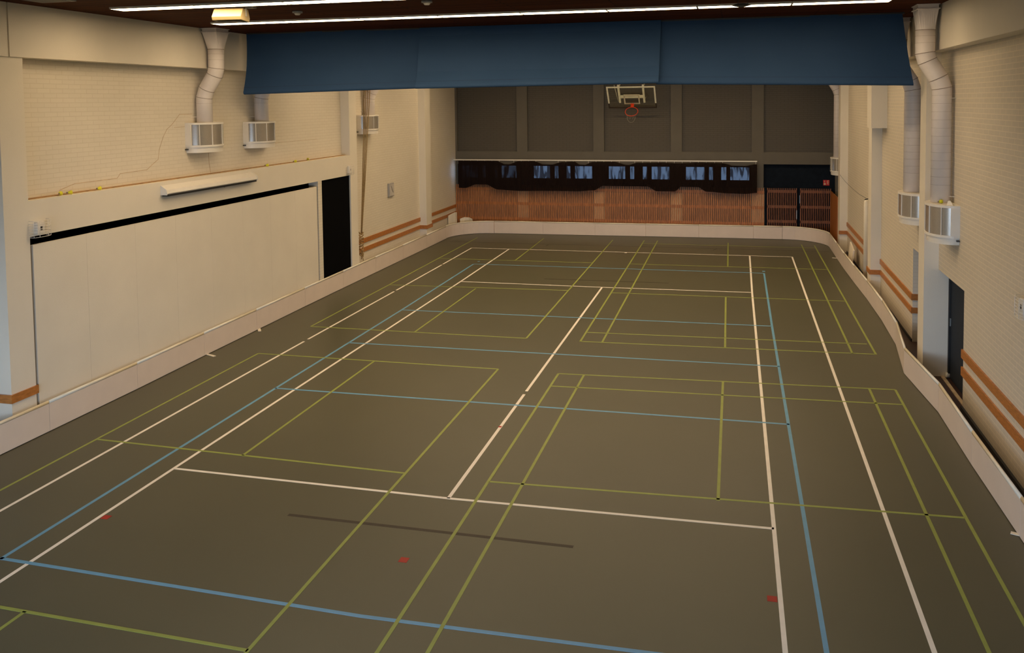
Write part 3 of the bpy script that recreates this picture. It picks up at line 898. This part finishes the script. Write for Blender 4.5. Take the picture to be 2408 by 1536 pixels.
# ------------------------------------------------------------------ ventilation ducts and half-round diffusers
def air_duct(side, yc, z_low, label, r=0.16):
    s = 1 if side == 'L' else -1        # direction into the room
    xu = -6.88 if side == 'L' else 6.83
    xl = -7.19 if side == 'L' else 7.11
    o = thing('air_duct', label, 'duct', (xl, yc, z_low), group='white round air ducts')
    dx = xu - xl
    def P(x, z): return (x, 0, z - z_low)
    tr = MB()
    sq, ci = [], []
    n = 32
    for k in range(n):
        a = 2 * math.pi * k / n
        c_, s_2 = math.cos(a), math.sin(a)
        m_ = max(abs(c_), abs(s_2))
        sq.append((c_ / m_ * 0.165, s_2 / m_ * 0.215))
        ci.append((c_ * r, s_2 * r))
    z0, z1 = 6.66, 6.32
    tr.loft([[(dx + p[0], p[1], z0 - z_low) for p in sq], [(dx + p[0], p[1], z1 - z_low) for p in ci]], smooth=False)
    tr.build('duct_transition', M['duct'], o)
    fg = MB().box(dx - 0.185, dx + 0.185, -0.235, 0.235, 6.66 - z_low, 6.675 - z_low)
    fg.box(dx - 0.165, dx + 0.165, -0.215, 0.215, 6.675 - z_low, 6.735 - z_low)
    fg.box(dx - 0.185, dx + 0.185, -0.235, 0.235, 6.735 - z_low, 6.748 - z_low)
    fg.build('duct_flange', M['duct'], o)
    path = [P(dx, 6.32), P(dx, 5.93), P(dx * 0.86, 5.79), P(dx * 0.22, 5.50), P(0, 5.32), P(0, z_low)]
    MB().tube(path, r, 32).build('duct_pipe', M['duct'], o)
    sm = MB()
    def collar(p, t, rr=r + 0.003, h=0.005):
        t = Vector(t).normalized(); p = Vector(p)
        sm.tube([p - t * h, p + t * h], rr, 32, cap=True)
    collar(P(dx, 6.32), (0, 0, 1))
    for i in range(1, 5):
        a = (Vector(path[i]) - Vector(path[i - 1])).normalized(); b_ = (Vector(path[i + 1]) - Vector(path[i])).normalized()
        collar(path[i], a + b_, r * 1.025)
    z = 5.2
    while z > z_low + 0.3:
        collar(P(0, z), (0, 0, 1), r + 0.0016, 0.0012)
        z -= 0.14
    z = 6.22
    while z > 5.98:
        collar(P(dx, z), (0, 0, 1), r + 0.0016, 0.0012)
        z -= 0.12
    sm.build('duct_collar', M['seam'], o)
    # thin stay rods to the wall
    wallx = (XB + 0.012 if side == 'L' else XR - 0.012) - xl
    st = MB()
    for z in ([5.15, z_low + 0.12] if z_low < 4 else [z_low + 0.12]):
        st.tube([(0, 0.05, z - z_low), (wallx, -0.22 if side == 'R' else 0.05 - 0.3, z - z_low)], 0.005, 6)
    st.build('stay_rod', M['white_metal'], o)
    return o

def diffuser(side, yc, z0, z1, label):
    s = 1 if side == 'L' else -1
    xw = XB if side == 'L' else XR
    o = thing('air_diffuser', label, 'air diffuser', (xw, yc, z0), group='half round air diffusers')
    h = z1 - z0
    hw, d = 0.50, 0.43
    def prof(k, n, off=0.0):
        a = math.pi * k / n
        y = -(hw + off) * math.cos(a)
        x = 0.06 + (d - 0.06 + off) * math.sin(a)
        return x * s, y
    n = 36
    def halfring(off, zz):
        pts = [(0.0, -(hw + off), zz)] + [(prof(k, n, off)[0], prof(k, n, off)[1], zz) for k in range(n + 1)] + [(0.0, hw + off, zz)]
        return pts
    # lower skirt, band, top cap
    MB().loft([halfring(-0.025, 0.0), halfring(-0.018, 0.115)]).build('lower_skirt', M['white_metal'], o)
    MB().loft([halfring(0.006, 0.115), halfring(0.006, 0.155)]).build('lower_band', M['white_metal'], o)
    MB().loft([halfring(0.006, h - 0.04), halfring(0.006, h)]).build('top_cap', M['white_metal'], o)
    MB().loft([halfring(-0.008, 0.155), halfring(-0.008, h - 0.04)], cap=False, smooth=True).build('perforated_screen', M['perf'], o)
    for k in (0, 7, 14, 22, 29, 36):
        x, y = prof(k, n, -0.008)
        x2, y2 = prof(k, n, 0.004)
        wd = 0.005
        rb = MB().box(min(x, x2) - 0.004, max(x, x2) + 0.004, y2 - wd, y2 + wd, 0.155, h - 0.04)
        rb.build('frame_rib', M['white_metal'], o)
    # flat edge strips near the wall
    for sy in (-1, 1):
        rb = MB().box(min(0, 0.14 * s), max(0, 0.14 * s), sy * hw - 0.012, sy * hw + 0.012, 0.155, h - 0.04)
        rb.build('frame_edge', M['white_metal'], o)
    MB().box(min(0.0, 0.05 * s), max(0.0, 0.05 * s), -hw - 0.03, -hw + 0.03, 0.06, 0.085).build('latch', M['dark_grey'], o)
    return o
air_duct('L', -0.95, 4.80, 'white round duct bending down the left wall left of the blue curtain')
diffuser('L', -0.85, 4.18, 4.80, 'half round air diffuser on the left wall, nearest the camera')
air_duct('L', 1.25, 4.77, 'white round duct on the left wall partly hidden by the blue curtain')
diffuser('L', 1.26, 4.16, 4.77, 'half round air diffuser on the left wall below the blue curtain corner')
air_duct('L', 7.30, 4.82, 'white round duct on the left wall behind the ropes')
diffuser('L', 7.27, 4.25, 4.82, 'half round air diffuser on the left wall behind the hanging ropes')
air_duct('R', -0.88, 3.35, 'tall white round duct bending down the near right wall')
diffuser('R', -0.92, 2.69, 3.35, 'large half round air diffuser on the near right wall')
air_duct('R', 1.60, 3.27, 'tall white round duct on the right wall partly behind the blue curtain end')
diffuser('R', 1.60, 2.65, 3.27, 'half round air diffuser partly hidden by the big right pier')
air_duct('R', 14.3, 3.13, 'thin looking white duct at the far end of the right wall')
diffuser('R', 14.45, 2.52, 3.13, 'half round air diffuser in the far right corner')

# ------------------------------------------------------------------ raised blue divider curtain
dc = thing('divider_curtain', 'raised dark blue divider curtain hanging across the hall below the ceiling', 'curtain', (0, 0.3, ZC))
def blue_panel(x0t, x1t, x0b, x1b, z0, z1, yo, lab, ph, lean=0.24):
    # closed loop of cloth: front sheet, rounded hem, back sheet
    nu = 80
    prof = []
    for k in range(15):
        t = k / 14
        prof.append((t, -0.04 - 0.10 * math.sin(t * math.pi * 0.55)))     # front, top to bottom
    def f(u, v):
        zb = z0 + (z1 - z0) * u
        L_ = ZC - 0.01 - zb
        if v < 0.6:
            t = v / 0.6
            z = ZC - 0.01 - t * (L_ - 0.05)
            y = -0.02 - lean * t ** 2.2
        elif v < 0.72:
            a = (v - 0.6) / 0.12 * math.pi
            z = zb + 0.05 - 0.05 * math.sin(a)
            y = -0.02 - lean + 0.09 * (1 - math.cos(a)) / 2
        else:
            t = (v - 0.72) / 0.28
            z = zb + 0.05 + t * (L_ - 0.05)
            y = 0.07 - lean + (lean - 0.05) * t
        k_ = (ZC - z) / L_
        xl_ = x0t + (x0b - x0t) * k_
        xr_ = x1t + (x1b - x1t) * k_
        x = xl_ + (xr_ - xl_) * u
        y += 0.012 * math.sin(x * 1.7 + ph) + 0.006 * math.sin(x * 5.1 + z * 2.0 + ph) + 0.004 * math.sin(x * 0.9 - z * 5)
        return (x, y + yo, z - ZC)
    o = part_label(MB().grid(f, nu, 40).build('curtain_panel', M['blue_fabric'], dc), lab)
    # hem seam and edge seams as thin raised bands
    sm = MB()
    def g(u, v):
        p = f(u, 0.548 + v * 0.006)
        return (p[0], p[1] - 0.004, p[2])
    sm.grid(g, nu, 1)
    sm.build('hem_seam', mat('blue_seam', (0.018, 0.045, 0.11), 0.8), o)
    return o
blue_panel(-6.93, -2.72, -6.90, -2.80, 5.385, 5.465, 0.0, 'left length of blue curtain, lower at its outer end', 0.0)
blue_panel(-2.82, 2.22, -2.80, 2.20, 5.455, 5.49, -0.08, 'middle length of blue curtain overlapping its neighbours', 1.3, 0.36)
blue_panel(2.16, 6.66, 2.14, 6.83, 5.475, 5.385, 0.0, 'right length of blue curtain', 2.1)
MB().box(-6.9, 6.7, -0.03, 0.05, -0.03, -0.001).build('curtain_track', M['dark_grey'], dc)

# ------------------------------------------------------------------ ceiling light strips
M['lamp_off'] = mat('unlit_diffuser', (0.55, 0.52, 0.46), 0.5)
LIT = {'row1': 8, 'row0': 4, 'rear': 0, 'far': 8}      # strips switched on, counted from the left; unseen ones chosen for brightness
rowsY = [(-2.05, 'row1'), (-4.75, 'row0'), (-7.45, 'rear'), (-10.15, 'dark'), (-12.85, 'dark'), (3.6, 'far'), (7.4, 'far'), (11.2, 'far')]
X0, FL_ = -6.14, 1.5275
proto = thing('ceiling_light', '', 'ceiling light', (0, 0, 0), group='fluorescent strips under the ceiling')
hb = MB()
hx, hy = FL_ / 2 - 0.004, 0.165
hb.box(-hx, hx, -hy, -hy + 0.015, -0.035, -0.001)
hb.box(-hx, hx, hy - 0.015, hy, -0.035, -0.001)
hb.box(-hx, -hx + 0.012, -hy + 0.015, hy - 0.015, -0.035, -0.001)
hb.box(hx - 0.012, hx, -hy + 0.015, hy - 0.015, -0.035, -0.001)
hb.box(-hx + 0.012, hx - 0.012, -hy + 0.015, hy - 0.015, -0.006, -0.001)
hb.build('light_housing', M['white_metal'], proto)
MB().box(-hx + 0.013, hx - 0.013, -hy + 0.016, hy - 0.016, -0.03, -0.022).build('light_diffuser', M['lamp'], proto)
ordn = ['first', 'second', 'third', 'fourth', 'fifth', 'sixth', 'seventh', 'eighth']
first = True
for y, kind in rowsY:
    for k in range(8):
        x = X0 + FL_ * (k + 0.5)
        if kind == 'row1':
            lab, grp = '%s lit ceiling strip from the left in the row nearest the blue curtain' % ordn[k], 'ceiling strips nearest the curtain'
        elif kind == 'row0':
            lab, grp = '%s ceiling strip from the left in the row cut by the top edge' % ordn[k], 'ceiling strips at the top edge'
        elif kind in ('rear', 'dark'):
            lab, grp = 'ceiling strip in a row above the near half of the hall', 'ceiling strips above the near half'
        else:
            lab, grp = 'lit ceiling strip hidden beyond the blue curtain', 'ceiling strips beyond the curtain'
        if first:
            proto.location = (x, y, ZC)
            proto['label'] = lab
            proto['group'] = grp
            first = False
        else:
            d_ = dup(proto, (x, y, ZC), 0, lab, grp)
            if k >= LIT.get(kind, 0):
                for ch in [c for c in bpy.data.objects if c.parent == d_ and c.name.startswith('light_diffuser')]:
                    ch.material_slots[0].link = 'OBJECT'
                    ch.material_slots[0].material = M['lamp_off']

# ------------------------------------------------------------------ small ceiling items
lsp = thing('loudspeaker', 'beige tapered loudspeaker hanging under the ceiling between two light rows', 'loudspeaker', (-4.26, -4.42, ZC), math.radians(4))
hw = 0.25
MB().prism([(-0.15, -0.235), (0.11, -0.255), (0.14, -0.20), (0.085, -0.055), (-0.085, -0.045), (-0.17, -0.18)], 'x', -hw, hw).build('speaker_box', M['beige_box'], lsp, bevel=0.008)
MB().box(-hw + 0.03, hw - 0.03, -0.12, 0.09, -0.262, -0.254).build('speaker_grille', M['dark_grey'], lsp)
mb = MB()
mb.box(-hw - 0.012, -hw - 0.004, -0.02, 0.02, -0.17, -0.012)
mb.box(hw + 0.004, hw + 0.012, -0.02, 0.02, -0.17, -0.012)
mb.box(-hw - 0.012, hw + 0.012, -0.02, 0.02, -0.012, -0.002)
mb.build('speaker_bracket', M['grey'], lsp)
jb = tag(MB().box(-4.0, -3.86, -4.42, -4.32, ZC - 0.045, ZC - 0.001).build('junction_box', M['grey'], bevel=0.008), 'small grey junction box on the ceiling right of the loudspeaker', 'junction box')
def detector(x, y, label):
    o = thing('smoke_detector', label, 'smoke detector', (x, y, ZC), group='ceiling smoke detectors')
    MB().tube([(0, 0, -0.002), (0, 0, -0.035)], 0.085, 20).build('detector_base', M['grey'], o)
    MB().tube([(0, 0, -0.035), (0, 0, -0.055), (0, 0, -0.07)], 0.06, 20, radii=[0.055, 0.05, 0.035]).build('detector_head', M['white_metal'], o)
detector(-3.62, -3.45, 'round smoke detector on the brown ceiling right of the loudspeaker')
detector(-1.02, -4.15, 'round smoke detector on the brown ceiling at the top edge of the picture')
dd = thing('ceiling_bell', 'dark round dish on short legs below the ceiling strip near the right', 'ceiling dish', (3.74, -2.8, ZC))
MB().tube([(0, 0, -0.08), (0, 0, -0.10), (0, 0, -0.125)], 0.15, 24, radii=[0.10, 0.15, 0.06]).build('dish', M['dark_grey'], dd)
for a in (0, 2.1, 4.2):
    MB().tube([(0.1 * math.cos(a), 0.1 * math.sin(a), -0.085), (0.1 * math.cos(a), 0.1 * math.sin(a), -0.002)], 0.005, 6).build('leg', M['dark_grey'], dd)
hv = thing('ceiling_vent', 'square dark grey ceiling vent at the top left corner', 'vent', (-6.25, -6.1, ZC))
MB().box(-0.3, 0.3, -0.28, 0.28, -0.02, -0.001).build('vent_frame', M['grey'], hv)
MB().box(-0.25, 0.25, -0.23, 0.23, -0.024, -0.0205).build('vent_grille', M['dark_grey'], hv)

# ------------------------------------------------------------------ basketball goal folded up at the far end
bg_ = thing('basketball_goal', 'tilted clear basketball backboard with orange hoop on the far wall', 'basketball goal', (-0.12, 15.2, 4.92))
uy, uz = -0.688, 0.726          # up along the board
ny, nz_ = -0.726, -0.688        # out of the board, towards the court
def B(x, s_, t):                # board coordinates: across, up, out
    return (x, s_ * uy + t * ny, s_ * uz + t * nz_)
def bb(mb, x0, x1, s0, s1, t0, t1, sk=0.0):
    mb.hexa([B(x0, s0, t0), B(x1, s0, t0), B(x1, s0, t1), B(x0, s0, t1), B(x0, s1, t0), B(x1, s1, t0), B(x1, s1, t1), B(x0, s1, t1)])
    return mb
bb(MB(), -0.89, 0.89, 0.0, 1.05, -0.012, 0.0).build('backboard', M['plexi'], bg_)
m_ = MB()
bb(m_, -0.90, 0.90, 1.0, 1.055, -0.016, 0.004); bb(m_, -0.90, -0.845, 0.22, 1.0, -0.016, 0.004); bb(m_, 0.845, 0.90, 0.22, 1.0, -0.016, 0.004)
m_.build('border_line', M['bb_white'], bg_)
m_ = MB()
bb(m_, -0.905, 0.905, -0.03, 0.012, -0.03, 0.014); bb(m_, -0.905, -0.86, 0.0, 0.22, -0.03, 0.014); bb(m_, 0.86, 0.905, 0.0, 0.22, -0.03, 0.014)
m_.build('edge_padding', M['bb_dark'], bg_)
m_ = MB()
bb(m_, -0.295, -0.245, 0.18, 0.62, -0.002, 0.004); bb(m_, 0.245, 0.295, 0.18, 0.62, -0.002, 0.004); bb(m_, -0.295, 0.295, 0.18, 0.22, -0.002, 0.005); bb(m_, -0.295, 0.295, 0.585, 0.63, -0.002, 0.005)
m_.build('target_square', M['bb_frame'], bg_)
m_ = MB()
bb(m_, -0.49, -0.42, 0.22, 1.08, -0.09, -0.02); bb(m_, 0.42, 0.49, 0.22, 1.08, -0.09, -0.02); bb(m_, -0.42, 0.42, 0.46, 0.55, -0.09, -0.02); bb(m_, -0.3, 0.3, 0.55, 0.58, -0.09, -0.02)
m_.build('support_frame', M['bb_white'], bg_)
m_ = MB()
for x in (-0.45, 0.45):
    m_.tube([B(x, 0.95, -0.09), (x, 0.818, 1.2)], 0.025, 10)
    m_.tube([B(x, 0.30, -0.09), (x, 0.818, 0.45)], 0.02, 10)
m_.build('support_arm', M['bb_frame'], bg_)
m_ = MB()
m_.tube([B(-0.6, 1.1, -0.05), B(-0.52, 0.25, -0.05)], 0.008, 8)
m_.build('tension_rod', M['bb_white'], bg_)
m_ = MB()
bb(m_, -0.065, 0.065, 0.11, 0.21, 0.0, 0.015); bb(m_, -0.055, 0.055, 0.125, 0.155, 0.015, 0.14)
m_.build('hoop_bracket', M['orange_rim'], bg_)
rim = []
cR = 0.375
for k in range(33):
    a = 2 * math.pi * k / 32
    rim.append(B(0.235 * math.cos(a), 0.15, cR + 0.235 * math.sin(a)))
MB().tube(rim, 0.012, 10, cap=False).build('hoop_ring', M['orange_rim'], bg_)
nt_ = MB()
for k in range(12):
    a = math.pi * (0.12 + 0.76 * k / 11)
    p = Vector(B(0.235 * math.cos(a), 0.15, cR + 0.235 * math.sin(a)))
    a2 = math.pi * (0.12 + 0.76 * ((k + 0.5) / 11))
    q_ = p * 1.0
    q_.x *= 0.72
    q_.z -= 0.10 + 0.03 * math.sin(k * 2.1)
    nt_.tube([p, q_], 0.003, 5)
pts = []
for k in range(13):
    a = math.pi * k / 12
    pts.append((0.15 * math.cos(a), Vector(B(0, 0.15, cR + 0.2)).y, Vector(B(0, 0.15, cR + 0.235)).z - 0.04 - 0.20 * math.sin(a)))
nt_.tube(pts, 0.0045, 5)
nt_.build('net', M['net'], bg_)

# ------------------------------------------------------------------ hanging ropes
rp_ = thing('climbing_ropes', 'bundle of four tan ropes gathered to the pier on the left wall', 'ropes', (-7.2, 6.6, 0.9))
for k in range(4):
    dx0 = -0.12 + 0.07 * k
    pts = [(0.30 + dx0, 0.0, 5.84), (0.265 + dx0 * 0.9, 0, 4.65), (0.19 + dx0 * 0.6, 0, 3.4), (0.10 + dx0 * 0.4, 0, 2.0), (0.02 + dx0 * 0.2, 0, 0.9), (-0.02 + dx0 * 0.1, 0, 0.35)]
    if k == 0:
        rp0 = 1
    MB().tube(pts, 0.013, 8).build('rope', M['rope'], rp_)
kn = MB()
random.seed(3)
for j in range(9):
    z = 0.40 - j * 0.08
    pts = []
    for k in range(17):
        a = 2 * math.pi * k / 16
        pts.append((-0.03 + (0.05 + 0.02 * random.random()) * math.cos(a), 0.05 * math.sin(a), z + 0.03 * math.sin(a * 2 + j)))
    kn.tube(pts, 0.014, 6, cap=False)
for j in range(4):
    kn.tube([(-0.03, 0, -0.1), (0.03 * math.cos(j * 2), 0.04 * math.sin(j * 2), -0.3 - 0.04 * j)], 0.012, 6)
part_label(kn.build('knot', M['rope'], rp_), 'knotted rope ends')

# ------------------------------------------------------------------ post, cable, plank, spare boards
ps = thing('volleyball_post', 'cream white post standing by the right wall behind the boards', 'post', (7.13, 7.75, 0))
MB().tube([(0, 0, 0.02), (0, 0, 2.34), (0, 0, 2.38), (0, 0, 2.40)], 0.072, 20, radii=[0.072, 0.072, 0.062, 0.04]).build('post_shaft', M['board_cap'], ps)
MB().tube([(0, 0, 0.0), (0, 0, 0.02)], 0.10, 20).build('post_base', M['dark_grey'], ps)
MB().tube([(-0.05, 0, 2.41), (0.05, 0.03, 2.43)], 0.014, 8).build('post_hook', M['black_trim'], ps)
pts = [(7.04, 13.16, 2.63), (7.05, 11.6, 2.52), (7.07, 10.0, 2.455), (7.09, 8.8, 2.43), (7.12, 7.75, 2.445)]
tag(MB().tube(pts, 0.005, 6).build('cable', M['dark_grey']), 'thin cable strung from the far right diffuser to the white post', 'cable')
pk = MB().hexa([(7.02, 10.9, 0.0), (7.06, 10.9, 0.0), (7.06, 10.1, 0.0), (7.02, 10.1, 0.0), (7.10, 10.9, 0.74), (7.14, 10.9, 0.74), (7.14, 10.1, 0.60), (7.10, 10.1, 0.60)])
tag(pk.build('wooden_plank', M['board_cap']), 'pale wooden board standing between the right wall and the rink boards', 'board')
def wavy(name, pts, z0, z1, th, label):
    P = [Vector(p) for p in pts]
    rings = []
    for i, p in enumerate(P):
        a = P[max(0, i - 1)]; b_ = P[min(len(P) - 1, i + 1)]
        d = (b_ - a).normalized(); n = Vector((-d.y, d.x)) * th / 2
        zt = z1[i] if isinstance(z1, list) else z1
        rings.append([(p.x - n.x, p.y - n.y, z0), (p.x + n.x, p.y + n.y, z0), (p.x + n.x, p.y + n.y, zt), (p.x - n.x, p.y - n.y, zt)])
    return tag(MB().loft(rings).build(name, M['board_cap']), label, 'spare board', 'spare curved boards in the far left corner')
wavy('spare_board', [(-7.33, 14.75), (-7.24, 14.95), (-7.16, 15.1), (-7.15, 15.25), (-7.22, 15.4)], 0.0, [0.74, 0.80, 0.84, 0.82, 0.78], 0.03, 'white curved spare board standing in the far left corner')
wavy('spare_board', [(-7.1, 15.5), (-6.95, 15.6), (-6.75, 15.62), (-6.6, 15.55)], 0.0, [0.52, 0.58, 0.57, 0.52], 0.03, 'low curved spare board beside the standing one in the far left corner')

# ------------------------------------------------------------------ shuttlecocks
st0 = thing('shuttlecock', '', 'shuttlecock', (0, 0, 0), group='yellow shuttlecocks')
MB().tube([(0.012, 0, 0), (0.05, 0, 0), (0.078, 0, 0)], 0.03, 14, radii=[0.013, 0.027, 0.036]).build('skirt', M['yellow'], st0)
MB().tube([(-0.012, 0, 0), (-0.004, 0, 0), (0.012, 0, 0)], 0.013, 12, radii=[0.006, 0.012, 0.0135]).build('cork_head', M['cork'], st0)
labs = [(-4.95, 2.0, 'leftmost yellow shuttlecock on the dirty ledge over the sliding panels'), (-4.78, 1.3, 'second yellow shuttlecock from the left on the ledge'),
        (-4.10, 1.5, 'third yellow shuttlecock from the left on the ledge, standing alone'), (1.35, 1.0, 'yellow shuttlecock on the ledge right of the screen case'),
        (2.68, 1.2, 'yellow shuttlecock on the ledge, second from its right end'), (3.45, 2.2, 'rightmost yellow shuttlecock on the ledge')]
for i, (y, rz, lab) in enumerate(labs):
    loc = (-7.2, y, 3.69 + 0.037)
    if i == 0:
        st0.location = loc; st0.rotation_euler = (0, 0, rz); st0['label'] = lab
    else:
        dup(st0, loc, rz, lab)
dup(st0, (7.02, -1.14, 3.35 + 0.037), 0.7, 'yellow shuttlecock on top of the large right air diffuser')
wp = MB().hexa([(7.12, -1.3, 3.352), (7.2, -1.38, 3.352), (7.24, -1.3, 3.352), (7.16, -1.2, 3.352), (7.14, -1.28, 3.42), (7.17, -1.31, 3.43), (7.18, -1.28, 3.42), (7.16, -1.25, 3.41)])
tag(wp.build('crumpled_paper', M['paper']), 'crumpled white scrap on top of the large right air diffuser', 'paper')
